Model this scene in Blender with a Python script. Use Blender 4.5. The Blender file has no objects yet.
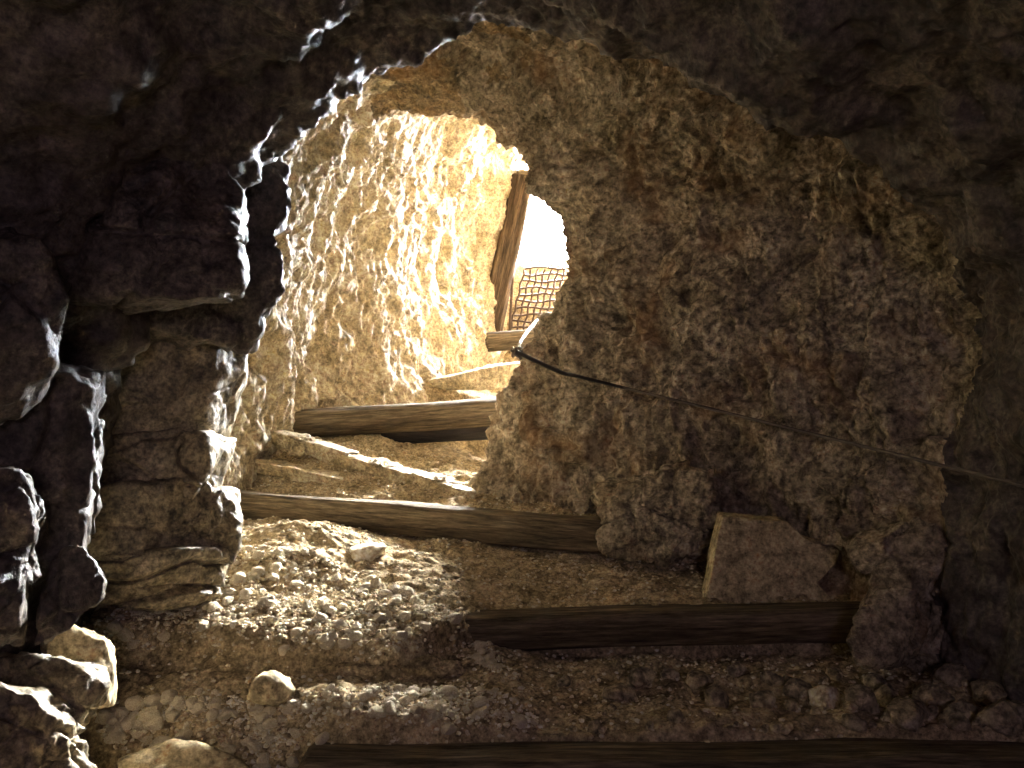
import bpy, bmesh, math, random
import numpy as np
from mathutils import Vector, Matrix

# ---------------------------------------------------------------- camera, sky, light, exposure
scn = bpy.context.scene
C = scn.collection
cam_d = bpy.data.cameras.new('camera'); cam = bpy.data.objects.new('camera', cam_d); C.objects.link(cam)
cam.location = (0, 0, 0); cam.rotation_euler = (math.radians(91.15), 0, 0)
cam_d.sensor_width = 36.0; cam_d.lens = 28.125; cam_d.clip_start = 0.05; cam_d.clip_end = 200
scn.camera = cam
scn.view_settings.view_transform = 'Standard'; scn.view_settings.look = 'None'
scn.view_settings.gamma = 1.0; scn.view_settings.use_curve_mapping = False
scn.view_settings.exposure = 0.95
w = bpy.data.worlds.new('sky'); scn.world = w; w.use_nodes = True
w.node_tree.nodes['Background'].inputs['Color'].default_value = (0.86, 0.92, 1.0, 1)
w.node_tree.nodes['Background'].inputs['Strength'].default_value = 165.0

_n = w.node_tree.nodes; _l = w.node_tree.links          # bright sky above the horizon, dull ground below it
_tc = _n.new('ShaderNodeTexCoord'); _sx = _n.new('ShaderNodeSeparateXYZ'); _mr = _n.new('ShaderNodeMapRange'); _mx = _n.new('ShaderNodeMix')
_mx.data_type = 'RGBA'; _mr.inputs[1].default_value = -0.02; _mr.inputs[2].default_value = 0.06
_l.new(_tc.outputs['Generated'], _sx.inputs[0]); _l.new(_sx.outputs['Z'], _mr.inputs[0]); _l.new(_mr.outputs[0], _mx.inputs['Factor'])
_mx.inputs[6].default_value = (0.10, 0.085, 0.055, 1); _mx.inputs[7].default_value = (0.86, 0.92, 1.0, 1)
_l.new(_mx.outputs[2], _n['Background'].inputs['Color'])
def lamp(name, kind, loc, target, energy, color, **kw):
    d = bpy.data.lights.new(name, kind); d.energy = energy; d.color = color
    for k, v in kw.items(): setattr(d, k, v)
    o = bpy.data.objects.new(name, d); C.objects.link(o); o.location = loc
    o.rotation_euler = (Vector(target) - Vector(loc)).to_track_quat('-Z', 'Y').to_euler()
    return o
# hazy sun falling through the mouth of the tunnel, and the mouth as a portal for the sky
sun = lamp('sun', 'SUN', (1.29, 11.0, 4.6), (-0.45, 3.1, -0.30), 80.0, (1.0, 0.95, 0.86), angle=math.radians(27))
portal = lamp('sky_portal', 'AREA', (0.72, 8.0, 1.45), (0.72, 6.0, 1.4), 1.0, (1, 1, 1), shape='RECTANGLE', size=2.3, size_y=2.1)
portal.data.cycles.is_portal = True
# weak purplish fill added behind the camera to lift the darkest rock
back = lamp('back_fill', 'POINT', (0.5, -1.7, 0.3), (0, 3, 0), 22.0, (0.84, 0.66, 0.88), shadow_soft_size=0.25)

# ---------------------------------------------------------------- numeric noise
def _h(ix, iy, iz, s):
    h = (ix.astype(np.int64)*374761393 + iy.astype(np.int64)*668265263 + iz.astype(np.int64)*2147483647 + s*1274126177) & 0xffffffff
    h = ((h ^ (h >> 13)) * 1274126177) & 0xffffffff
    h = ((h ^ (h >> 16)) * 2246822519) & 0xffffffff
    return h ^ (h >> 15)
def perlin(p, s=0):
    i = np.floor(p).astype(np.int64); f = p - i
    u = f*f*f*(f*(f*6-15)+10)
    r = np.zeros(len(p))
    for dx in (0, 1):
        for dy in (0, 1):
            for dz in (0, 1):
                h = _h(i[:,0]+dx, i[:,1]+dy, i[:,2]+dz, s)
                gx = (h & 1023)/511.5-1; gy = ((h >> 10) & 1023)/511.5-1; gz = ((h >> 20) & 1023)/511.5-1
                v = gx*(f[:,0]-dx)+gy*(f[:,1]-dy)+gz*(f[:,2]-dz)
                wx = u[:,0] if dx else 1-u[:,0]; wy = u[:,1] if dy else 1-u[:,1]; wz = u[:,2] if dz else 1-u[:,2]
                r += v*wx*wy*wz
    return r
def fbm(p, o=4, s=0, g=0.5):
    r = np.zeros(len(p)); a = 1.0; f = 1.0
    for k in range(o):
        r += a*perlin(p*f+k*17.3, s+k); a *= g; f *= 2.03
    return r
def ridged(p, o=4, s=0, g=0.5):
    r = np.zeros(len(p)); a = 1.0; f = 1.0
    for k in range(o):
        r += a*(1-2.2*np.abs(perlin(p*f+k*11.7, s+k))); a *= g; f *= 2.07
    return r
def voro(p, s=0):
    i = np.floor(p).astype(np.int64)
    f1 = np.full(len(p), 9.0); f2 = np.full(len(p), 9.0); cid = np.zeros(len(p))
    for dx in (-1, 0, 1):
        for dy in (-1, 0, 1):
            for dz in (-1, 0, 1):
                a, b, c = i[:,0]+dx, i[:,1]+dy, i[:,2]+dz
                h = _h(a, b, c, s)
                d = np.sqrt((a+(h & 1023)/1023-p[:,0])**2+(b+((h >> 10) & 1023)/1023-p[:,1])**2+(c+((h >> 20) & 1023)/1023-p[:,2])**2)
                m = d < f1
                f2 = np.where(m, f1, np.minimum(f2, d)); cid = np.where(m, (h >> 5) % 1000/1000.0, cid); f1 = np.where(m, d, f1)
    return f1, f2, cid
def sstep(a, b, x):
    t = np.clip((x-a)/(b-a), 0, 1); return t*t*(3-2*t)
def P(px, py, d):                       # modelling convenience: sight line at a depth -> metres
    return ((px-512)/800*d, d, (400-py)/800*d)

# ---------------------------------------------------------------- object helpers
def tag(o, label=None, cat=None, group=None, kind=None):
    if label: o['label'] = label
    if cat: o['category'] = cat
    if group: o['group'] = group
    if kind: o['kind'] = kind
    return o
def mesh_np(name, V, F, mat, parent=None, smooth=True):
    m = bpy.data.meshes.new(name)
    V = np.asarray(V, dtype=np.float32); F = np.asarray(F, dtype=np.int32)
    n = F.shape[1]
    m.vertices.add(len(V)); m.vertices.foreach_set('co', V.ravel())
    m.loops.add(F.size); m.loops.foreach_set('vertex_index', F.ravel())
    m.polygons.add(len(F)); m.polygons.foreach_set('loop_start', np.arange(0, F.size, n, dtype=np.int32))
    m.polygons.foreach_set('loop_total', np.full(len(F), n, dtype=np.int32))
    m.polygons.foreach_set('use_smooth', np.full(len(F), smooth))
    m.update(calc_edges=True); m.validate()
    m.materials.append(mat)
    o = bpy.data.objects.new(name, m); C.objects.link(o)
    if parent: o.parent = parent
    return o
def empty(name, loc=(0, 0, 0)):
    o = bpy.data.objects.new(name, None); C.objects.link(o); o.location = loc; o.empty_display_size = 0.1
    return o
def grid_faces(nr, nc, off=0):
    a = (np.arange(nr-1)[:, None]*nc + np.arange(nc-1)[None, :]).ravel()+off
    return np.stack([a, a+1, a+nc+1, a+nc], 1)

# ---------------------------------------------------------------- materials
def rock_mat(name, c1, c2, c3, scale=6.0, rough=0.8, spec=0.3, bump=0.5, stretch=(1, 1, 1), fine=60.0, coord='Object', stain=None):
    m = bpy.data.materials.new(name); m.use_nodes = True
    nt = m.node_tree; N = nt.nodes; L = nt.links
    b = N['Principled BSDF']; b.inputs['Roughness'].default_value = rough; b.inputs['Specular IOR Level'].default_value = spec
    tc = N.new('ShaderNodeTexCoord'); mp = N.new('ShaderNodeMapping'); mp.inputs['Scale'].default_value = stretch
    L.new(tc.outputs[coord], mp.inputs['Vector'])
    def noise(sc, det=8, ro=0.6, dist=0.0):
        n = N.new('ShaderNodeTexNoise'); n.inputs['Scale'].default_value = sc; n.inputs['Detail'].default_value = det
        n.inputs['Roughness'].default_value = ro; n.inputs['Distortion'].default_value = dist
        L.new(mp.outputs['Vector'], n.inputs['Vector']); return n
    def contrast(n, a, b_):
        r_ = N.new('ShaderNodeMapRange'); r_.inputs[1].default_value = a; r_.inputs[2].default_value = b_
        L.new(n.outputs['Fac'], r_.inputs[0]); return r_.outputs[0]
    n1 = noise(scale, 9, 0.65, 0.3); n2 = noise(scale*4.3, 8, 0.7); n3 = noise(fine, 6, 0.75)
    r = N.new('ShaderNodeValToRGB'); r.color_ramp.elements[0].position = 0.32; r.color_ramp.elements[1].position = 0.68
    r.color_ramp.elements[0].color = (*c1, 1); r.color_ramp.elements[1].color = (*c3, 1)
    e = r.color_ramp.elements.new(0.5); e.color = (*c2, 1)
    L.new(n1.outputs['Fac'], r.inputs['Fac'])
    mx = N.new('ShaderNodeMix'); mx.data_type = 'RGBA'; mx.blend_type = 'OVERLAY'; mx.inputs['Factor'].default_value = 0.75
    L.new(r.outputs['Color'], mx.inputs[6]); L.new(contrast(n2, 0.28, 0.72), mx.inputs[7])
    mx2 = N.new('ShaderNodeMix'); mx2.data_type = 'RGBA'; mx2.blend_type = 'OVERLAY'; mx2.inputs['Factor'].default_value = 0.8
    L.new(mx.outputs[2], mx2.inputs[6]); L.new(contrast(n3, 0.30, 0.70), mx2.inputs[7])
    out = mx2.outputs[2]
    if stain:
        ns = noise(scale*0.35, 5, 0.6, 0.5); rs = N.new('ShaderNodeValToRGB')
        rs.color_ramp.elements[0].position = 0.5; rs.color_ramp.elements[1].position = 0.66
        L.new(ns.outputs['Fac'], rs.inputs['Fac'])
        mx3 = N.new('ShaderNodeMix'); mx3.data_type = 'RGBA'; L.new(rs.outputs['Color'], mx3.inputs['Factor'])
        L.new(out, mx3.inputs[6]); mx3.inputs[7].default_value = (*stain, 1); 
        mm = N.new('ShaderNodeMath'); mm.operation = 'MULTIPLY'; mm.inputs[1].default_value = 0.6
        L.new(rs.outputs['Color'], mm.inputs[0]); L.new(mm.outputs[0], mx3.inputs['Factor'])
        out = mx3.outputs[2]
    L.new(out, b.inputs['Base Color'])
    prev = None
    for n, dist, st in ((n1, 0.04, bump), (n2, 0.012, bump), (n3, 0.004, bump)):
        bp = N.new('ShaderNodeBump'); bp.inputs['Distance'].default_value = dist; bp.inputs['Strength'].default_value = st
        L.new(n.outputs['Fac'], bp.inputs['Height'])
        if prev: L.new(prev.outputs['Normal'], bp.inputs['Normal'])
        prev = bp
    L.new(prev.outputs['Normal'], b.inputs['Normal'])
    return m
def plain(name, col, rough=0.6, metal=0.0):
    m = bpy.data.materials.new(name); m.use_nodes = True; N = m.node_tree.nodes; L = m.node_tree.links
    b = N['Principled BSDF']; b.inputs['Roughness'].default_value = rough; b.inputs['Metallic'].default_value = metal
    n = N.new('ShaderNodeTexNoise'); n.inputs['Scale'].default_value = 40
    r = N.new('ShaderNodeValToRGB'); r.color_ramp.elements[0].color = (*[c*0.6 for c in col], 1); r.color_ramp.elements[1].color = (*[min(1, c*1.3) for c in col], 1)
    tc = N.new('ShaderNodeTexCoord'); L.new(tc.outputs['Object'], n.inputs['Vector'])
    L.new(n.outputs['Fac'], r.inputs['Fac']); L.new(r.outputs['Color'], b.inputs['Base Color'])
    return m
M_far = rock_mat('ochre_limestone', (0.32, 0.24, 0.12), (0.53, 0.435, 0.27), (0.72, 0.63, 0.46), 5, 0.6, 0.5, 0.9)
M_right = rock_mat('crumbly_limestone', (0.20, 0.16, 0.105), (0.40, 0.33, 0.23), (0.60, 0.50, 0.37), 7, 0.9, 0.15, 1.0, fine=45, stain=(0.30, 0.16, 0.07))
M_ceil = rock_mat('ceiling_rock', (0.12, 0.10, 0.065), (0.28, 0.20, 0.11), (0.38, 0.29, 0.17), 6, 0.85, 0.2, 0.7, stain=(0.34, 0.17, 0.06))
M_near = rock_mat('shaded_grey_brown_rock', (0.05, 0.037, 0.033), (0.09, 0.070, 0.054), (0.15, 0.12, 0.09), 3.5, 0.5, 0.5, 0.7)  # greyer near rock, its colour darkened further to stand in for missing light
M_bed = rock_mat('brown_bedded_rock', (0.15, 0.12, 0.075), (0.26, 0.21, 0.125), (0.38, 0.31, 0.20), 3.5, 0.5, 0.5, 0.5)
M_earth = rock_mat('trodden_earth', (0.23, 0.175, 0.10), (0.42, 0.33, 0.20), (0.58, 0.47, 0.31), 7, 0.95, 0.1, 0.7, fine=80)
M_peb = rock_mat('pale_limestone_pebble', (0.48, 0.40, 0.27), (0.64, 0.56, 0.41), (0.78, 0.71, 0.57), 9, 0.8, 0.2, 0.3)
M_slab = rock_mat('flat_slab_stone', (0.42, 0.34, 0.20), (0.50, 0.41, 0.25), (0.56, 0.47, 0.30), 4, 0.85, 0.2, 0.25)
M_wood = rock_mat('weathered_wood', (0.065, 0.048, 0.030), (0.125, 0.094, 0.058), (0.20, 0.155, 0.10), 9, 0.8, 0.2, 0.5, stretch=(0.12, 1.6, 1.6))
M_dark = rock_mat('hollow_shade_wood', (0.012, 0.009, 0.008), (0.030, 0.022, 0.018), (0.07, 0.05, 0.035), 9, 0.5, 0.4, 0.5, stretch=(0.12, 1.6, 1.6))  # near-black colour imitates the shade under the round log
M_post = rock_mat('brown_post_wood', (0.035, 0.022, 0.013), (0.085, 0.056, 0.034), (0.17, 0.12, 0.075), 9, 0.8, 0.2, 0.5, stretch=(0.12, 1.6, 1.6))
M_wire = plain('rusty_wire', (0.09, 0.055, 0.035), 0.7, 0.3)
M_rope = plain('steel_cable', (0.15, 0.12, 0.10), 0.55, 0.4)

# ---------------------------------------------------------------- cave shell (rings of the tunnel, left base -> over -> right base)
RINGS = [
 # y , 11 points (x, z), optionally (x, z, dy)
 (-4.2, [(0.4,-1.5),(0.4,-1.0),(0.3,-0.6),(0.2,-0.52),(0.1,-0.5),(0,-0.5),(-0.1,-0.5),(-0.2,-0.52),(-0.3,-0.6),(-0.4,-1.0),(-0.4,-1.5)]),  # the two sides cross and close the gallery
 (-3.6, [(-1.3,-1.9),(-1.5,-1.0),(-1.6,-0.2),(-1.3,0.5),(-0.7,0.9),(0,1.0),(0.7,0.9),(1.3,0.5),(1.6,-0.2),(1.5,-1.0),(1.3,-1.9)]),
 (-1.5, [(-1.5,-1.9),(-1.6,-1.0),(-1.6,-0.2),(-1.4,0.6),(-0.8,1.0),(0,1.1),(0.8,1.0),(1.5,0.6),(1.7,-0.2),(1.6,-1.0),(1.6,-1.9)]),
 ( 0.4, [(-1.4,-1.8),(-1.4,-1.0),(-1.4,-0.2),(-1.2,0.5),(-0.7,0.85),(0,0.95),(0.8,0.85),(1.4,0.5),(1.55,-0.2),(1.6,-0.9),(1.6,-1.8)]),
 ( 1.4, [(-1.35,-1.6),(-1.3,-1.0),(-1.25,-0.3),(-1.1,0.45),(-0.65,0.85),(0.05,0.98),(0.75,0.85),(1.25,0.5),(1.5,0.0),(1.6,-0.7),(1.7,-1.6)]),
 ( 2.2, [(-1.4,-1.5),(-1.35,-0.9),(-1.25,-0.2),(-0.85,0.50),(-0.42,0.96),(0.08,1.08),(0.58,0.84),(1.08,0.62),(1.42,0.25),(1.5,-0.6),(1.55,-1.5)]),
 ( 2.65,[(-1.4,-1.4),(-1.35,-0.8),(-1.3,-0.1),(-1.2,0.60),(-0.68,1.20),(0.08,1.42),(0.75,1.22),(1.32,0.85),(1.50,0.25),(1.35,-0.5),(1.45,-1.4)]),
 ( 3.15,[(-1.5,-1.3),(-1.40,-0.7),(-1.36,0.1),(-1.28,0.85),(-0.85,1.36),(-0.25,1.55),(0.45,1.40),(0.92,1.02),(1.08,0.45),(1.02,-0.15),(1.02,-1.3)]),
 ( 3.65,[(-1.6,-1.2),(-1.52,-0.5),(-1.42,0.25),(-1.22,1.00),(-0.85,1.50),(-0.38,1.60),(0.15,1.45),(0.52,1.10),(0.60,0.55),(0.30,-0.10),(0.10,-1.2)]),
 ( 4.15,[(-1.6,-1.2),(-1.45,-0.4),(-1.32,0.35),(-1.12,1.05),(-0.85,1.50),(-0.42,1.54),(-0.12,1.42),(0.12,1.14),(0.29,0.66),(0.0,0.12),(-0.42,-1.0)]),
 ( 4.65,[(-1.5,-1.0),(-1.32,-0.2),(-1.20,0.45),(-1.05,1.15),(-0.82,1.58),(-0.40,1.72),(0.05,1.60),(0.35,1.30),(0.48,0.70),(0.30,0.15),(0.08,-0.8)]),
 ( 5.3, [(-1.0,-0.8),(-0.82,-0.05),(-0.90,0.55),(-0.88,1.20),(-0.66,1.68),(-0.22,1.92),(0.35,1.85),(0.75,1.55),(0.90,0.90),(0.85,0.30),(0.75,-0.5)]),
 ( 6.2, [(-0.55,-0.5),(-0.45,0.28),(-0.56,0.85),(-0.57,1.40),(-0.40,1.82),(-0.02,2.08),(0.60,2.10),(1.10,1.85),(1.35,1.25),(1.30,0.55),(1.25,-0.3)]),
 ( 7.1, [(-0.30,-0.3),(-0.18,0.55),(-0.19,1.10),(-0.12,1.65),(-0.02,2.05),(0.30,2.30),(0.90,2.40),(1.45,2.10),(1.70,1.50),(1.65,0.80),(1.60,0.0)]),
 ( 8.0, [(-0.28,-0.3),(-0.16,0.55),(-0.10,1.10),(-0.04,1.75),(-0.0,2.22),(0.30,2.60),(1.00,2.65),(1.60,2.40),(1.95,1.60),(1.95,0.80),(1.90,0.0)]),
]
def catmull(A, t):
    n = len(A); i = np.clip(np.floor(t).astype(int), 0, n-2); f = (t-i)
    f = f.reshape((-1,)+(1,)*(A.ndim-1))
    p0 = A[np.clip(i-1, 0, n-1)]; p1 = A[i]; p2 = A[i+1]; p3 = A[np.clip(i+2, 0, n-1)]
    return 0.5*((2*p1)+(-p0+p2)*f+(2*p0-5*p1+4*p2-p3)*f**2+(-p0+3*p1-3*p2+p3)*f**3)
ctrl = np.array([[(x, y, z) for (x, z) in pts] for y, pts in RINGS])
tv = np.concatenate([np.linspace(0, 3, 30)[:-1], np.linspace(3, 5, 110)[:-1], np.linspace(5, 13, 620)[:-1], np.linspace(13, 14, 40)])
tu = np.linspace(0, 10, 640)
G = catmull(ctrl, tv)
G = np.swapaxes(catmull(np.swapaxes(G, 0, 1), tu), 0, 1)            # rows (along) x cols (around) x 3
NR, NC = G.shape[:2]
def gnormal(G):
    du = np.gradient(G, axis=0); dv = np.gradient(G, axis=1)
    n = np.cross(du, dv); n /= np.linalg.norm(n, axis=2, keepdims=True)+1e-9
    return n
N0 = gnormal(G)
cen = G.mean(axis=1, keepdims=True)
if ((cen-G)*N0).sum() < 0: N0 = -N0
Pf = G.reshape(-1, 3); Nf = N0.reshape(-1, 3)
V_ = np.repeat(tv, NC); U_ = np.tile(tu, NR)
wl = sstep(4.8, 3.6, U_)*sstep(6.0, 7.5, V_)        # far left wall
wr = sstep(5.0, 6.2, U_)*sstep(5.2, 6.4, V_)        # right wall and its vault
wn = 1-np.maximum(wl, wr)                            # near rock and ceiling
big = fbm(Pf*np.array([1.6, 1.6, 1.3]), 3, 3)*0.16
warp = np.stack([fbm(Pf*3, 2, 40), fbm(Pf*3, 2, 50), fbm(Pf*3, 2, 60)], 1)*0.12
Q = Pf+warp
lf1, lf2, _ = voro(Q*np.array([6.0, 6.0, 3.6]), 5)
l_ = ridged(Q*np.array([2.4, 2.4, 1.5]), 2, 19)*0.045-0.03 + ridged(Q*np.array([5.0, 5.0, 2.6]), 5, 9, 0.6)*0.042 - lf1*0.05 + ridged(Q*np.array([15., 15., 8.]), 3, 14)*0.020 + fbm(Pf*26, 3, 12)*0.012
rf1, rf2, rc = voro(Q*np.array([9.0, 9.0, 6.0]), 7)
sf1, sf2, sc_ = voro(Q*24, 8)
r_ = fbm(Q*np.array([4.5, 4.5, 3.0]), 5, 21, 0.62)*0.09 + (rc-0.5)*0.055*sstep(0.0, 0.12, rf2-rf1) - rf1*0.035 - sf1*0.030+(sc_-.5)*0.022*sstep(0., .15, sf2-sf1) + ridged(Q*np.array([13., 13., 7.]), 3, 25)*0.014 + fbm(Pf*40, 3, 23)*0.010
nf1, nf2, nc_ = voro(Q*np.array([2.6, 2.6, 2.2]), 11)
n_ = (nc_-0.5)*0.07*sstep(0.0, 0.45, nf2-nf1)+fbm(Pf*3.3, 6, 31, 0.58)*0.10 + (rc-.5)*0.02*sstep(0., .2, rf2-rf1) + fbm(Pf*18, 4, 33)*0.014
D = big*0.6+wl*l_+wr*r_+wn*n_
D *= sstep(0, 1, V_)
Gd = (Pf+Nf*D[:, None]).reshape(NR, NC, 3)
# upper and right walls: named patches of one surface
def patch(name, c0, c1, mat, r0=0, r1=None):
    r1 = r1 or NR
    g = Gd[r0:r1, c0:c1]
    # the rock behind the face: a coarser outer layer gives the wall its thickness
    ri = np.unique(np.r_[np.arange(r0, r1, 6), r1-1]); ci = np.unique(np.r_[np.arange(c0, c1, 6), c1-1])
    h = (G-N0*(0.16+0.35*sstep(7.2, 6.2, tv))[:, None, None])[np.ix_(ri, ci)]
    o = mesh_np(name, np.concatenate([g.reshape(-1, 3), h.reshape(-1, 3)]),
                np.concatenate([grid_faces(g.shape[0], g.shape[1]), grid_faces(len(ri), len(ci), g.shape[0]*g.shape[1])]), mat)
    return tag(o, kind='structure')
ca = int(np.searchsorted(tu, 4.15)); cb = int(np.searchsorted(tu, 5.35))
ra = int(np.searchsorted(tv, 6.3))
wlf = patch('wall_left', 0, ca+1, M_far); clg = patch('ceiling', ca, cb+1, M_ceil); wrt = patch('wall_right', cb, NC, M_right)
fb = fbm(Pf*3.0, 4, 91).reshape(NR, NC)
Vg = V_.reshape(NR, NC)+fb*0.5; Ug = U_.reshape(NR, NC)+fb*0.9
mi = np.where(Vg < 5.9, 3, np.where(Ug > 5.3, 2, np.where((Ug > 4.1) & (Vg < 9.6), 1, 0)))  # near ceiling and right wall get the rock with shade in its colour
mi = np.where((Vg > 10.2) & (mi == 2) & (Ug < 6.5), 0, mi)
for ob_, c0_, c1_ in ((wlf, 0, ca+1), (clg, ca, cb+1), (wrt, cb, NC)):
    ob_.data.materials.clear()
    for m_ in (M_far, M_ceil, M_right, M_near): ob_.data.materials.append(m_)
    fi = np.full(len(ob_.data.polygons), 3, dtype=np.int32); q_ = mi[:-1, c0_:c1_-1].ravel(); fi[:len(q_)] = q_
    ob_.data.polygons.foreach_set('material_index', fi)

# ---------------------------------------------------------------- floor with steps
def ye2(x): return 2.83-0.37*sstep(-0.05, -0.42, x)+0.03*np.sin(x*9)
def ye3(x): return 3.42-(x-0.35)*0.35
def ye4(x): return 4.78+(x+1.3)*0.22
def ye5(x): return 5.55+(x+0.5)*0.5
def floor_h(x, y):
    z = -1.14+0.0*x
    w1 = 0.03+0.22*sstep(-0.45, -0.75, x)
    z = z+0.24*sstep(-w1, w1, y-(2.17-0.0*x))+0.03*np.clip(y-2.2, 0, 1)
    z = z+0.05*sstep(-0.55, -0.9, x)*sstep(1.9, 2.2, y)
    z = z+0.145*sstep(-0.035, 0.035, y-ye2(x))+0.13*np.clip(y-ye2(x), 0, 0.75)
    z = z+0.05*sstep(0.2, -0.1, x)*sstep(2.12, 2.26, y)*(1-sstep(-0.035, 0.035, y-ye2(x)))
    # pebble slope piled against the left rocks
    z = z+0.07*np.exp(-((x+0.85)/0.35)**2-((y-3.15)/0.40)**2)
    z = z+0.13*sstep(-0.02, 0.03, y-ye3(x)-0.03)
    z = z+0.20*np.clip(y-ye3(x)-0.08, 0, 0.85)*sstep(0.3, -1.2, x)+0.09*np.clip(y-ye3(x)-0.08, 0, 0.85)
    z = z+0.04*sstep(0.02, 0.35, y-ye3(x))*sstep(-0.1, -0.45, x)
    z = z+0.19*sstep(-0.03, 0.05, y-ye4(x)-0.05-0.30*sstep(-1.15, -0.8, x))
    z = z+0.19*sstep(-0.04, 0.04, y-ye5(x))+0.05*np.clip(y-5.6, 0, 1.2)
    z = z+0.14*sstep(-0.03, 0.05, y-6.8)
    return z
nx, ny = 520, 900
xs = np.linspace(-1.9, 2.0, nx); ys = np.concatenate([np.linspace(-4.7, 1.5, 60)[:-1], np.linspace(1.5, 5.2, 640)[:-1], np.linspace(5.2, 8.6, ny-698)])
X, Y = np.meshgrid(xs, ys); X1 = X.ravel(); Y1 = Y.ravel()
Z1 = floor_h(X1, Y1)
pp = np.stack([X1, Y1, Z1*0.5], 1)
f1, f2, fc = voro(pp*26, 70); g1, g2, gc = voro(pp*np.array([5, 9, 9]), 71)
lumps = fbm(pp*np.array([3.0, 5.0, 5.0]), 5, 72, 0.55)*0.045
crag = sstep(-0.9, -0.2, -np.abs(Y1-ye3(X1)-0.45))*0+np.where((Y1 > ye3(X1)+0.1) & (Y1 < ye4(X1)-0.1), 1.0, 0.0)
Z1 = Z1+lumps-f1*0.012+(fc-.5)*0.010+crag*(-g1*0.035+(gc-.5)*0.022+ridged(pp*np.array([6, 14, 14]), 3, 78)*0.012)+fbm(pp*np.array([7, 12, 12]), 3, 75)*0.012*sstep(2.9, 3.2, Y1)*sstep(3.7, 3.4, Y1)
ri = np.unique(np.r_[np.arange(0, len(ys), 8), len(ys)-1]); ci = np.unique(np.r_[np.arange(0, nx, 8), nx-1])
FT = np.stack([X1, Y1, Z1], 1); FB = FT.reshape(len(ys), nx, 3)[np.ix_(ri, ci)].reshape(-1, 3)-np.array([0, 0, 0.25])
floor = mesh_np('floor', np.concatenate([FT, FB]), np.concatenate([grid_faces(len(ys), nx), grid_faces(len(ri), len(ci), len(FT))]), M_earth)
tag(floor, kind='structure')
Zg = Z1.reshape(len(ys), nx)
def fz(x, y):
    i = min(max(int(np.searchsorted(ys, y))-1, 0), len(ys)-2); j = min(max(int(np.searchsorted(xs, x))-1, 0), nx-2)
    a = (y-ys[i])/(ys[i+1]-ys[i]); b = (x-xs[j])/(xs[j+1]-xs[j])
    return float((Zg[i, j]*(1-b)+Zg[i, j+1]*b)*(1-a)+(Zg[i+1, j]*(1-b)+Zg[i+1, j+1]*b)*a)

# ---------------------------------------------------------------- rocks
_ico = {}
def ico(sub):
    if sub not in _ico:
        bm = bmesh.new(); bmesh.ops.create_icosphere(bm, subdivisions=sub, radius=1.0)
        V = np.array([v.co[:] for v in bm.verts]); F = np.array([[v.index for v in f.verts] for f in bm.faces]); bm.free()
        V /= np.linalg.norm(V, axis=1, keepdims=True); _ico[sub] = (V, F)
    return _ico[sub]
def hull_rock(name, pts, mat, sub=6, amp=0.02, freq=7.0, seed=0, p=26, strata=0.0, parent=None):
    pts = np.array(pts, dtype=float); c = pts.mean(axis=0)
    q = pts-c; ext = (q.max(0)-q.min(0))/2
    bm = bmesh.new(); [bm.verts.new(v) for v in q/ext]
    bmesh.ops.convex_hull(bm, input=bm.verts[:])
    bm.normal_update()
    pl = []
    for f in bm.faces:
        n = f.normal; d = n.dot(f.verts[0].co)
        if d < 0: n = -n; d = -d
        if d > 0.02: pl.append((n.x/d, n.y/d, n.z/d))
    bm.free()
    pl = np.array(pl); V, F = ico(sub)
    a = np.clip(V @ pl.T, 1e-4, None)
    r = 1/((a**p).sum(axis=1))**(1/p)
    W = V*r[:, None]*ext+c
    n = W-c; n /= np.linalg.norm(n, axis=1, keepdims=True)
    d = fbm(W*freq, 5, seed, 0.55)*amp*1.6
    v1, v2, vc = voro(W*freq*0.8+fbm(W*4, 2, 3)[:, None]*0.3, seed+5)
    w1, w2, wc = voro(W*freq*2.1+fbm(W*6, 2, 4)[:, None]*0.3, seed+6)
    d += (vc-0.5)*amp*1.8*sstep(0, 0.12, v2-v1) + (wc-0.5)*amp*0.7*sstep(0, 0.15, w2-w1) + ridged(W*freq*1.6, 3, seed+2)*amp*0.35 - amp*0.6*sstep(0.06, 0, v2-v1)
    if strata:
        s = W[:, 2]/strata+fbm(W*2.5, 3, seed+9)*1.2
        k = s-np.floor(s); d += (-0.03*sstep(0.14, 0.0, np.minimum(k, 1-k)) + (_h(np.floor(s).astype(int), np.zeros(len(s), int), np.zeros(len(s), int), seed) % 100/100.0-.5)*0.03)
    W = W+n*d[:, None]
    org = np.array([c[0], c[1], W[:, 2].min()])
    o = mesh_np(name, W-org, F, mat, parent)
    o.location = org
    return o

def PR(lst): return [P(*t) for t in lst]
# near left rocks
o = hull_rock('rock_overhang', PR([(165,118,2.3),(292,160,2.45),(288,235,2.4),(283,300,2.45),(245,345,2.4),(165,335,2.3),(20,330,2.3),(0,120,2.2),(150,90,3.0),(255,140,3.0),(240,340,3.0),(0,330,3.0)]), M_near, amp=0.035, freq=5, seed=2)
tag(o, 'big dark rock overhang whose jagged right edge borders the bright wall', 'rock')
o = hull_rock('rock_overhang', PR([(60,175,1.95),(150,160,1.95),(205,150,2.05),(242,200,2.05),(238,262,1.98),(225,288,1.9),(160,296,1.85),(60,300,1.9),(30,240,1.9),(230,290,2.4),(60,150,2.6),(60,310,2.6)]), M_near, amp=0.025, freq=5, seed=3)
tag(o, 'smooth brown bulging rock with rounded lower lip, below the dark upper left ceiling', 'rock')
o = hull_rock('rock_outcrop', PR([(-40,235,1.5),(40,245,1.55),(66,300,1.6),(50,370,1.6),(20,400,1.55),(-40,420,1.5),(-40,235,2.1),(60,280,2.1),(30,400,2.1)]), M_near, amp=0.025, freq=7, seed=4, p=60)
tag(o, 'rough knob of rock at the left edge above the square pillar', 'rock')
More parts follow.
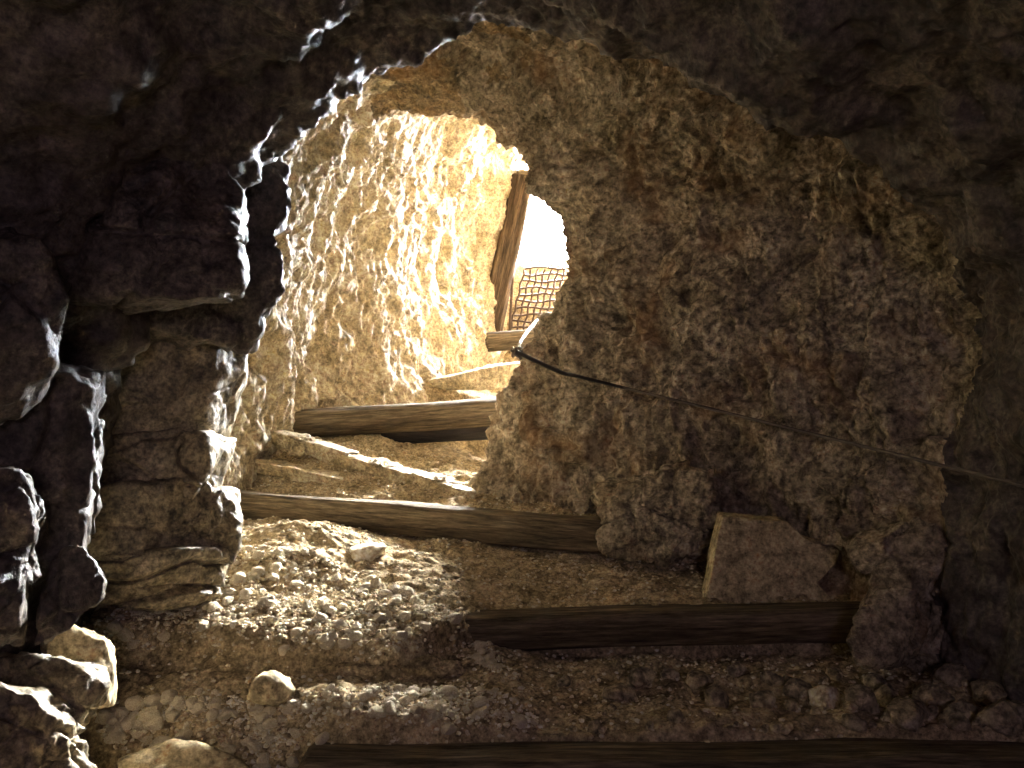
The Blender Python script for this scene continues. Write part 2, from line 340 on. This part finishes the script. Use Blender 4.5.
o = hull_rock('rock_pillar', PR([(30,368,1.75),(100,380,1.8),(98,440,1.82),(84,490,1.82),(80,560,1.8),(-30,600,1.7),(-40,380,1.65),(100,380,2.2),(84,560,2.2),(-40,560,2.2),(-20,360,2.2)]), M_near, amp=0.024, freq=6, seed=5, p=60)
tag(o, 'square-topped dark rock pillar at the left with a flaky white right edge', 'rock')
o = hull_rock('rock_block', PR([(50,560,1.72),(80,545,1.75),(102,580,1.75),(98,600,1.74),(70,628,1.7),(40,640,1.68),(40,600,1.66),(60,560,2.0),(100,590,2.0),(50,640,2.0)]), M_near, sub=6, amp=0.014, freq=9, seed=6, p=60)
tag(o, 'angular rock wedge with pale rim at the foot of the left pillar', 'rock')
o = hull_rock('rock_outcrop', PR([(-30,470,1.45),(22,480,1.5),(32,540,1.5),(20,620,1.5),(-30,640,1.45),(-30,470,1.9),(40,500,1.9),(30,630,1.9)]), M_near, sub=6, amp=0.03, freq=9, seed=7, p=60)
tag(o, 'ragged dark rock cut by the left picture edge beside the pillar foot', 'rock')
# stacked beds right of the pillar
o = hull_rock('rock_bed', PR([(95,385,2.45),(110,345,2.4),(215,325,2.55),(246,340,2.7),(225,430,2.7),(200,440,2.55),(100,440,2.45),(95,400,3.1),(240,340,3.1),(230,440,3.1),(90,330,3.0)]), M_bed, amp=0.018, freq=6, seed=8)
tag(o, 'sloping top bed of the rock stack, under the dark overhang', 'rock')
o = hull_rock('rock_bed', PR([(100,438,2.45),(205,432,2.55),(212,470,2.55),(190,500,2.5),(100,505,2.4),(100,430,3.0),(235,440,3.0),(215,505,3.0)]), M_bed, amp=0.018, freq=6, seed=9)
tag(o, 'dark recessed second bed of the left rock stack', 'rock')
o = hull_rock('rock_bed', PR([(85,490,2.35),(150,480,2.42),(205,478,2.55),(236,492,2.65),(240,530,2.65),(228,560,2.6),(150,565,2.42),(88,560,2.35),(90,480,2.9),(240,490,2.95),(235,560,2.95)]), M_bed, amp=0.02, freq=6, seed=10)
tag(o, 'broad cracked brown rock bed with pale right edge, middle of the left stack', 'rock')
o = hull_rock('rock_bed', PR([(95,555,2.35),(170,548,2.4),(228,548,2.6),(228,585,2.6),(160,606,2.42),(100,606,2.35),(95,550,2.9),(235,555,2.95),(220,595,2.9)]), M_bed, amp=0.016, freq=7, seed=11, strata=0.09)
tag(o, 'lowest thin beds of the left rock stack resting by the pebble slope', 'rock')
o = hull_rock('rock_block', PR([(48,632,1.95),(72,624,2.0),(108,640,2.02),(118,668,2.0),(110,700,1.95),(50,690,1.9),(48,632,2.25),(112,642,2.25),(116,700,2.2)]), M_slab, sub=5, amp=0.014, freq=9, seed=12)
tag(o, 'lumpy pale rock block under the pillar wedge at lower left', 'rock')
o = hull_rock('stone_slab', PR([(-30,668,1.75),(40,656,1.8),(80,665,1.8),(105,680,1.8),(80,720,1.72),(-30,730,1.7),(-30,660,2.1),(100,665,2.1),(90,720,2.1)]), M_bed, sub=6, amp=0.02, freq=9, seed=13, p=60)
tag(o, 'flat slab with bright top edge lying at the lower left', 'stone')
o = hull_rock('rock_block', PR([(-40,700,1.6),(30,700,1.62),(70,735,1.66),(95,790,1.66),(-40,830,1.55),(-40,700,1.95),(70,715,1.95),(100,790,1.95)]), M_bed, sub=6, amp=0.028, freq=9, seed=14, p=60)
tag(o, 'dark rock filling the bottom left corner', 'rock')
o = hull_rock('stone_slab', PR([(125,755,2.05),(180,738,2.12),(232,752,2.1),(262,775,2.05),(230,790,2.0),(120,800,1.98),(130,750,2.3),(240,755,2.3)]), M_slab, sub=5, amp=0.008, freq=10, seed=15)
tag(o, 'pale flat stone at the bottom edge left of the pebbles', 'stone')
# right side
def poly_slab(name, front, back, mat, bev=0.006):
    bm = bmesh.new(); n = len(front)
    a = [bm.verts.new(v) for v in front]; b = [bm.verts.new(v) for v in back]
    bm.faces.new(a); bm.faces.new(b[::-1])
    for k in range(n): bm.faces.new([a[k], b[k], b[(k+1) % n], a[(k+1) % n]])
    bmesh.ops.recalc_face_normals(bm, faces=bm.faces)
    bmesh.ops.bevel(bm, geom=bm.edges[:], offset=bev, segments=2, affect='EDGES', profile=0.6)
    bmesh.ops.triangulate(bm, faces=bm.faces)
    for _ in range(4): bmesh.ops.subdivide_edges(bm, edges=[e for e in bm.edges if e.calc_length() > 0.012], cuts=1)
    bmesh.ops.triangulate(bm, faces=bm.faces)
    W = np.array([v.co[:] for v in bm.verts]); F = np.array([[v.index for v in f.verts] for f in bm.faces]); bm.free()
    W += np.stack([fbm(W*9, 4, 61), fbm(W*9, 4, 62), fbm(W*9, 4, 63)], 1)*0.009
    org = np.array([W[:, 0].mean(), W[:, 1].mean(), W[:, 2].min()])
    o = mesh_np(name, W-org, F, mat, smooth=False); o.location = org; return o
_f = PR([(722,516,3.02),(786,522,3.02),(806,540,3.0),(839,549,2.99),(834,564,2.98),(816,582,2.96),(832,600,2.94),(832,625,2.91),(700,625,2.91),(712,560,2.97)])
o = poly_slab('stone_slab', _f, [(x, y+0.075, z+0.01) for x, y, z in _f], M_slab)
tag(o, 'flat tan slab with straight cut top leaning on the right wall behind the lower timber', 'stone')
o = hull_rock('rock_outcrop', PR([(850,550,2.75),(880,540,2.7),(935,520,2.65),(945,560,2.62),(915,600,2.6),(880,598,2.68),(862,575,2.72),(855,530,3.1),(960,520,3.0),(930,600,3.0)]), M_right, sub=6, amp=0.02, freq=8, seed=17)
tag(o, 'pointed rock spur jutting left from the dark right wall', 'rock')
o = hull_rock('rock_outcrop', PR([(878,588,2.62),(915,590,2.58),(912,630,2.55),(890,660,2.5),(852,662,2.5),(845,640,2.52),(862,610,2.58),(870,590,2.9),(930,590,2.9),(920,665,2.9)]), M_right, sub=6, amp=0.02, freq=8, seed=18)
tag(o, 'knobbly rock foot at the right end of the lower timber', 'rock')
o = hull_rock('rock_outcrop', PR([(605,500,3.3),(660,480,3.2),(705,470,3.15),(712,520,3.12),(690,552,3.12),(640,562,3.18),(605,545,3.25),(600,480,3.6),(720,470,3.5),(700,556,3.5)]), M_right, sub=6, amp=0.035, freq=8, seed=19)
tag(o, 'rounded hanging lump of the right wall beside the end of the long timber', 'rock')
# ledges between the timbers
def ledge(name, a, b, wd, ht, mat, seed, label, z0=0.02):
    a = Vector(a); b = Vector(b); d = (b-a); n = Vector((-d.y, d.x, 0)).normalized()*wd
    pts = []
    rnd = random.Random(seed)
    for k in range(5):
        c = a+d*(k/4); w_ = 0.6+0.4*math.sin(math.pi*(k+.5)/5)
        for s, zz in ((-1, 0), (-0.7, -ht), (1, 0.0), (1, -ht)):
            pts.append((c.x+n.x*s*w_, c.y+n.y*s*w_, c.z+zz+rnd.uniform(-.008, .008)))
    o = hull_rock(name, pts, mat, amp=0.018, freq=12, seed=seed, p=50)
    return tag(o, label, 'stone')
ledge('stone_ledge', P(255,424,4.48), P(352,453,4.22), 0.06, 0.07, M_far, 30, 'sunlit stone rim curving left under the round log')
ledge('stone_ledge', P(340,451,4.24), P(418,474,4.05), 0.055, 0.07, M_far, 31, 'blocky middle stone of the sunlit rim above the long timber')
ledge('stone_ledge', P(405,470,4.07), P(472,490,3.92), 0.055, 0.07, M_far, 36, 'last stone of the sunlit rim, touching the right wall')
ledge('stone_ledge', P(245,458,4.22), P(345,476,4.06), 0.07, 0.05, M_far, 32, 'lower flat bright ledge at the left above the long timber')
ledge('stone_ledge', P(318,566,3.25), P(395,566,3.2), 0.07, 0.08, M_slab, 33, 'flat pale stone lying in the earth below the long timber')
ledge('stone_ledge', P(150,660,2.56), P(400,657,2.51), 0.07, 0.14, M_earth, 34, 'earthy stone kerb along the foot of the pebble slope')
ledge('stone_ledge', P(395,660,2.53), P(468,665,2.55), 0.06, 0.12, M_earth, 35, 'short rounded end of the kerb below the pebble slope')

# ---------------------------------------------------------------- timbers
def timber(name, a, b, r, sq, mat, seed, label, cat='log', taper=1.0, flat=1.0, parent=None):
    a = Vector(a); b = Vector(b); d = b-a; L = d.length
    nl = int(L/0.008)+6; na = 56
    t = np.linspace(0, 1, nl); th = np.linspace(0, 2*np.pi, na, endpoint=False)
    T, TH = np.meshgrid(t, th, indexing='ij')
    rr = r/((np.abs(np.cos(TH))**sq+np.abs(np.sin(TH))**sq)**(1/sq))*(1+(taper-1)*T)
    pts = np.stack([T.ravel()*L*1.0, np.cos(TH).ravel()*3, np.sin(TH).ravel()*3], 1)
    rr = rr*(1+0.07*fbm(pts*np.array([1.5, 0.35, 0.35]), 3, seed).reshape(rr.shape)+0.10*fbm(pts*np.array([1.2, 2.4, 2.4]), 3, seed+5).reshape(rr.shape))
    endk = np.minimum(T, 1-T)*L; rr = rr*(0.82+0.18*sstep(0, 0.02, endk))
    bend = 0.016*perlin(np.stack([t*L*1.6, t*0+seed, t*0], 1), seed); bend2 = 0.016*perlin(np.stack([t*L*1.6, t*0+seed+9, t*0], 1), seed)
    V = np.stack([T*L, np.cos(TH)*rr+bend[:, None], np.sin(TH)*rr*flat+bend2[:, None]], 2).reshape(-1, 3)
    F = []
    i = np.arange(nl-1)[:, None]; j = np.arange(na)[None, :]
    aa = (i*na+j).ravel(); bb = (i*na+(j+1) % na).ravel()
    F = np.stack([aa, aa+na, bb+na, bb], 1)
    V = np.concatenate([V, [[0, 0, 0]], [[L, 0, 0]]]); c0 = len(V)-2; c1 = len(V)-1
    jj = np.arange(na); e0 = np.stack([np.full(na, c0), jj, (jj+1) % na, np.full(na, c0)], 1)
    bm = bmesh.new(); vs = [bm.verts.new(v) for v in V]
    for f in F: bm.faces.new([vs[k] for k in f])
    for k in range(na):
        bm.faces.new([vs[c0], vs[k], vs[(k+1) % na]]); bm.faces.new([vs[c1], vs[(nl-1)*na+(k+1) % na], vs[(nl-1)*na+k]])
    bmesh.ops.recalc_face_normals(bm, faces=bm.faces)
    for f in bm.faces: f.smooth = len(f.verts) == 4
    m = bpy.data.meshes.new(name); bm.to_mesh(m); bm.free(); m.materials.append(mat)
    o = bpy.data.objects.new(name, m); C.objects.link(o)
    x = d.normalized(); up = Vector((0, 0, 1)) if abs(x.z) < 0.8 else Vector((0, -1, 0))
    y = up.cross(x).normalized(); z = x.cross(y)
    o.matrix_world = Matrix.Translation(a) @ Matrix((x, y, z)).transposed().to_4x4()
    if parent:
        mw = o.matrix_world.copy(); o.parent = parent; o.matrix_parent_inverse = parent.matrix_world.inverted()
    if label: tag(o, label, cat)
    return o
timber('step_timber', (-0.55, 2.14, -1.0), (1.75, 2.14, -1.0), 0.075, 5, M_wood, 1, 'dark squared step timber along the bottom edge of the photo', 'timber')
timber('step_timber', (-0.36, 2.80, -0.80), (1.26, 2.82, -0.775), 0.062, 5, M_wood, 2, 'dark step timber in front of the tan slab at lower right', 'timber')
timber('step_timber', (-1.42, 3.98, -0.515), (0.42, 3.37, -0.57), 0.070, 6, M_wood, 3, 'long squared step timber crossing the middle of the stair', 'timber')
timber('step_log', (-1.36, 4.66, -0.150), (0.30, 4.98, -0.045), 0.084, 2.6, M_wood, 4, 'round brown log with a dark hollow beneath its right half', 'log')
timber('step_timber', (-0.80, 4.90, -0.215), (0.30, 5.06, -0.155), 0.072, 4, M_dark, 14, 'blackish timber added for the shaded hollow under the right half of the round log', 'timber', flat=0.9)  # added timber, its near-black colour stands in for the shaded hollow
o = hull_rock('stone_step', PR([(428,381,5.35),(455,374,5.45),(505,364,5.5),(560,358,5.6),(560,384,5.6),(500,386,5.5),(445,392,5.4),(430,378,5.8),(560,356,6.0)]), M_far, sub=5, amp=0.012, freq=7, seed=41)
tag(o, 'stone step with thin bright edge between the round log and the gate sill', 'stone')
timber('sill_log', (-0.22, 6.60, 0.475), (1.5, 6.80, 0.62), 0.080, 2.6, M_wood, 6, 'short round log forming the sill under the wire gate', 'log')

# ---------------------------------------------------------------- gate
gate = empty('wire_gate', (0.0, 6.95, 0.55))
tag(gate, 'wire mesh gate with leaning wooden post in the bright tunnel mouth', 'gate')
bpy.context.view_layer.update()
timber('post', P(489, 338, 6.9), P(523, 176, 6.95), 0.10, 3.2, M_post, 7, None, parent=gate)
timber('post', (1.45, 6.95, 0.5), (1.50, 6.98, 2.1), 0.07, 3.0, M_wood, 8, None, parent=gate)
timber('lintel', (0.04, 6.99, 1.96), (1.62, 7.0, 2.02), 0.055, 3.0, M_wood, 9, None, parent=gate)
def tube(name, paths, r, mat, parent=None, res=3):
    cu = bpy.data.curves.new(name, 'CURVE'); cu.dimensions = '3D'; cu.bevel_depth = r; cu.bevel_resolution = res
    for pth in paths:
        s = cu.splines.new('POLY'); s.points.add(len(pth)-1)
        for k, q in enumerate(pth): s.points[k].co = (*q, 1)
    ob = bpy.data.objects.new(name+'_c', cu); C.objects.link(ob)
    bpy.context.view_layer.update()
    me = bpy.data.meshes.new_from_object(ob.evaluated_get(bpy.context.evaluated_depsgraph_get()))
    bpy.data.objects.remove(ob); bpy.data.curves.remove(cu)
    me.name = name; me.materials.clear(); me.materials.append(mat)
    for p_ in me.polygons: p_.use_smooth = True
    o = bpy.data.objects.new(name, me); C.objects.link(o)
    if parent: o.parent = parent; o.matrix_parent_inverse = parent.matrix_world.inverted()
    return o
rnd = random.Random(5)
paths = []
x0b, x0t, z0, z1 = -0.02, 0.11, 0.60, 1.14
for k in range(26):                     # woven uprights, leaning with the post
    x = k*0.058
    paths.append([(x0b+x+(x0t-x0b)*t/12+0.008*math.sin(t*1.9+k), 6.96+0.010*(-1)**(t+k), z0+(z1-z0)*t/12+rnd.uniform(-.004, .004)) for t in range(13)])
for k in range(11):
    z = z0+0.03+k*0.058
    xs_ = x0b+(x0t-x0b)*(z-z0)/(z1-z0)
    paths.append([(xs_+t*0.0725, 6.96+0.010*(-1)**(t+k+1), z+0.010*math.sin(t*1.3+k*2)) for t in range(21)])
tube('wire_mesh', paths, 0.0095, M_wire, gate, 2)
tube('frame_bar', [[P(509,340,6.88), P(513,270,6.88), P(527,190,6.9)]], 0.012, M_wire, gate)

# rubble bank just outside the gate
o = hull_rock('rubble_bank', [(-0.3,7.32,0.2),(1.5,7.32,0.2),(-0.3,7.36,0.8),(1.1,7.36,0.75),(-0.3,7.42,1.22),(0.3,7.42,1.26),(0.55,7.42,1.22),(-0.3,7.7,1.15),(0.6,7.7,1.15),(-.3,7.9,0.2),(1.5,7.9,0.2)], M_earth, amp=0.03, freq=7, seed=50, p=50)
tag(o, 'brown rubble bank seen through the lower wire mesh', 'bank')

# ---------------------------------------------------------------- cable
def smooth_path(pts, n=14):
    A = np.array(pts); return [tuple(q) for q in catmull(A, np.linspace(0, len(A)-1, (len(A)-1)*n+1))]
cab = empty('hand_cable', P(517, 352, 4.02)); bpy.context.view_layer.update()
tag(cab, 'thin steel hand cable sagging across the right wall from a knot', 'cable')
bpy.context.view_layer.update()
def wall_d(px, py, dflt):
    d = Vector(P(px, py, 1.0)); hit, loc, nn, fi_ = wrt.ray_cast(Vector((0, 0, 0)), d.normalized())
    return loc.y if hit else dflt
cp = [(517,352)]+[(q, 372+(q-560)*0.245) for q in range(560, 1060, 12)]
dd = np.array([wall_d(a, b, 2.0) for a, b in cp]); dd[0] = min(dd[0], 4.02)
dm = np.array([dd[max(0, k-2):k+3].min() for k in range(len(dd))]); dm = np.convolve(np.pad(dm, 3, mode='edge'), np.ones(7)/7, 'valid')
dm[1:] = np.minimum(dm[1:], dd[1:])-0.035
tube('cable', [smooth_path([P(a, b, float(d)) for (a, b), d in zip(cp, dm)], 4)], 0.0062, M_rope, cab)
tube('cable_end', [smooth_path([P(517,352,4.02), P(520,343,4.1), P(527,332,4.35), P(533,325,4.7), P(540,318,5.4)])], 0.009, M_rope, cab)
tube('knot', [smooth_path([P(517+4.5*math.cos(a*1.1), 352+4.5*math.sin(a*1.7), 4.0+0.02*math.sin(a)) for a in range(14)])]+[[P(517,352,4.0), P(521,359,3.98)], [P(517,352,4.0), P(511,350,3.98)]], 0.008, M_rope, cab)

# ---------------------------------------------------------------- loose stones
def facet_rock(seed, sub=3, flat=0.7):
    rnd = random.Random(seed); V, F = ico(sub)
    ns = []
    for k in range(13):
        v = Vector((rnd.gauss(0, 1), rnd.gauss(0, 1), rnd.gauss(0, 1))).normalized(); ns.append(list(v/rnd.uniform(0.62, 1.0)))
    a = np.clip(V @ np.array(ns).T, 1e-4, None); r = 1/((a**40).sum(axis=1)+0.05)**(1/40)
    r *= 1+0.10*fbm(V*2.5+seed, 3, seed)
    return V*r[:, None]*np.array([1.0, rnd.uniform(.65, .95), flat*rnd.uniform(.8, 1.1)])
protos = []
for s in range(10):
    V = facet_rock(s, 3); F = ico(3)[1]
    o = mesh_np('pebble', V, F, M_peb, smooth=False); protos.append(o)
rnd = random.Random(11)
def in_area(x, y, poly):
    px = 512+x/y*800; py = 400-fz(x, y)/y*800; c = False; j = len(poly)-1
    for i in range(len(poly)):
        xi, yi = poly[i]; xj, yj = poly[j]
        if (yi > py) != (yj > py) and px < (xj-xi)*(py-yi)/(yj-yi)+xi: c = not c
        j = i
    return c
AREAS = [ # outline as seen, y range, individuals, stuff, size range, label, group, falloff
 ([(225,545),(300,548),(400,590),(470,612),(520,680),(440,652),(330,655),(230,650),(110,650),(80,630),(130,600),(200,590)], (2.4,3.4), 150, 2200, (0.010,0.030),
  'pale limestone pebble among many on the slope left of the lower timber', 'pebbles on the left slope'),
 ([(230,700),(300,690),(400,683),(500,690),(540,715),(520,738),(400,742),(300,744),(240,740)], (2.1,2.6), 70, 900, (0.010,0.028),
  'pale limestone pebble scattered on the lowest tread above the bottom timber', 'pebbles on the lowest tread'),
 ([(120,700),(220,690),(260,700),(300,745),(330,775),(150,775),(100,730)], (1.9,2.5), 60, 500, (0.012,0.034),
  'pale chunky pebble in the heap at the left end of the bottom timber', 'pebbles beside the bottom timber'),
]
used = set(); stV = []; stF = []; off = 0
P1 = [(facet_rock(s+40, 1), ico(1)[1]) for s in range(8)]
pid = 0
for poly, (ya, yb), nind, nst, (ra_, rb_), lab, grp in AREAS:
    c = 0; tries = 0
    while c < nind+nst and tries < 60000:
        tries += 1
        y = rnd.uniform(ya, yb); x = rnd.uniform(-1.3, 0.35)
        if not in_area(x, y, poly): continue
        if c < nind:
            r = rb_*rnd.uniform(0.38, 0.95)
            k = rnd.randrange(10)
            if k in used: o = protos[k].copy(); C.objects.link(o)
            else: o = protos[k]; used.add(k)
            o.location = (x, y, fz(x, y)+r*0.35); o.scale = (r, r, r)
            o.rotation_euler = (rnd.uniform(-.5, .5), rnd.uniform(-.5, .5), rnd.uniform(0, 6.28))
            tag(o, lab, 'pebble', grp)
        else:
            r = ra_*rnd.uniform(0.4, 1.15)
            V, F = P1[rnd.randrange(8)]
            R = np.array(Matrix.Rotation(rnd.uniform(0, 6.28), 3, 'Z') @ Matrix.Rotation(rnd.uniform(-.6, .6), 3, 'X'))
            stV.append((V*r) @ R.T+np.array([x, y, fz(x, y)+r*0.3])); stF.append(F+off); off += len(V)
        c += 1
# sparse grit everywhere on the treads
for _ in range(5200):
    y = rnd.uniform(2.15, 4.6); x = rnd.uniform(-1.35, 1.4); r = 0.007*rnd.uniform(0.4, 1.5)
    V, F = P1[rnd.randrange(8)]
    stV.append((V*r)+np.array([x, y, fz(x, y)+r*0.3])); stF.append(F+off); off += len(V)
o = mesh_np('gravel', np.concatenate(stV), np.concatenate(stF), M_peb, smooth=False)
tag(o, 'fine pale gravel and grit spread over the treads', 'gravel', kind='stuff')
# larger single stones
def stone(px, py, d, r, seed, label, mat=M_peb, flat=0.8, group=None, name='stone', dz=0.0):
    V = facet_rock(seed, 4, flat)*r
    W = V+fbm(V/r*3, 4, seed)[:, None]*V*0.09
    x, y, _ = P(px, py, d)
    o = mesh_np(name, W, ico(4)[1], mat); o.location = (x, y, fz(x, y)+r*flat*0.45+dz)
    o.rotation_euler = (random.Random(seed).uniform(-.3, .3), 0, random.Random(seed).uniform(0, 6))
    return tag(o, label, 'stone', group)
stone(825, 697, 2.38, 0.052, 101, 'pale rounded stone standing out among dark rubble at lower right', flat=0.95)
stone(272, 688, 2.30, 0.068, 102, 'angular brown stone above the pebble heap near the watermark side', M_slab, 0.8)['label'] = 'angular brown wedge stone lying between the kerb and the lower pebbles'
stone(365, 566, 3.15, 0.09, 103, 'flat pale stone half buried under the long timber', M_peb, 0.4)
R = [(640,672),(668,668),(700,676),(735,664),(770,672),(795,680),(760,690),(860,700),(885,690),(905,705),(930,690),(960,700),(985,685),(1010,700),(872,676),(620,684),(850,720),(900,725),(950,720),(995,725),(715,690),(832,668),(945,670),(980,664),(1015,668)]
for k, (px, py) in enumerate(R):
    d = 0.86*800/(py-400) ; d = min(max(d, 2.22), 2.7)
    stone(px, py, d, random.Random(k).uniform(0.028, 0.055) * (1.35 if px > 850 else 1), 200+k, 'dim brown rubble stone at the foot of the lower right wall', M_right, 0.8, 'rubble stones at lower right', 'rubble_stone')
rr_ = random.Random(77)
for k in range(45):
    px = rr_.uniform(560, 1015); py = rr_.uniform(668, 736); d = min(max(0.86*800/(py-400), 2.22), 2.72)
    stone(px, py, d, rr_.uniform(0.010, 0.026), 300+k, 'dim brown rubble stone at the foot of the lower right wall', M_slab if k % 3 == 0 else M_right, 0.8, 'rubble stones at lower right', 'rubble_stone')
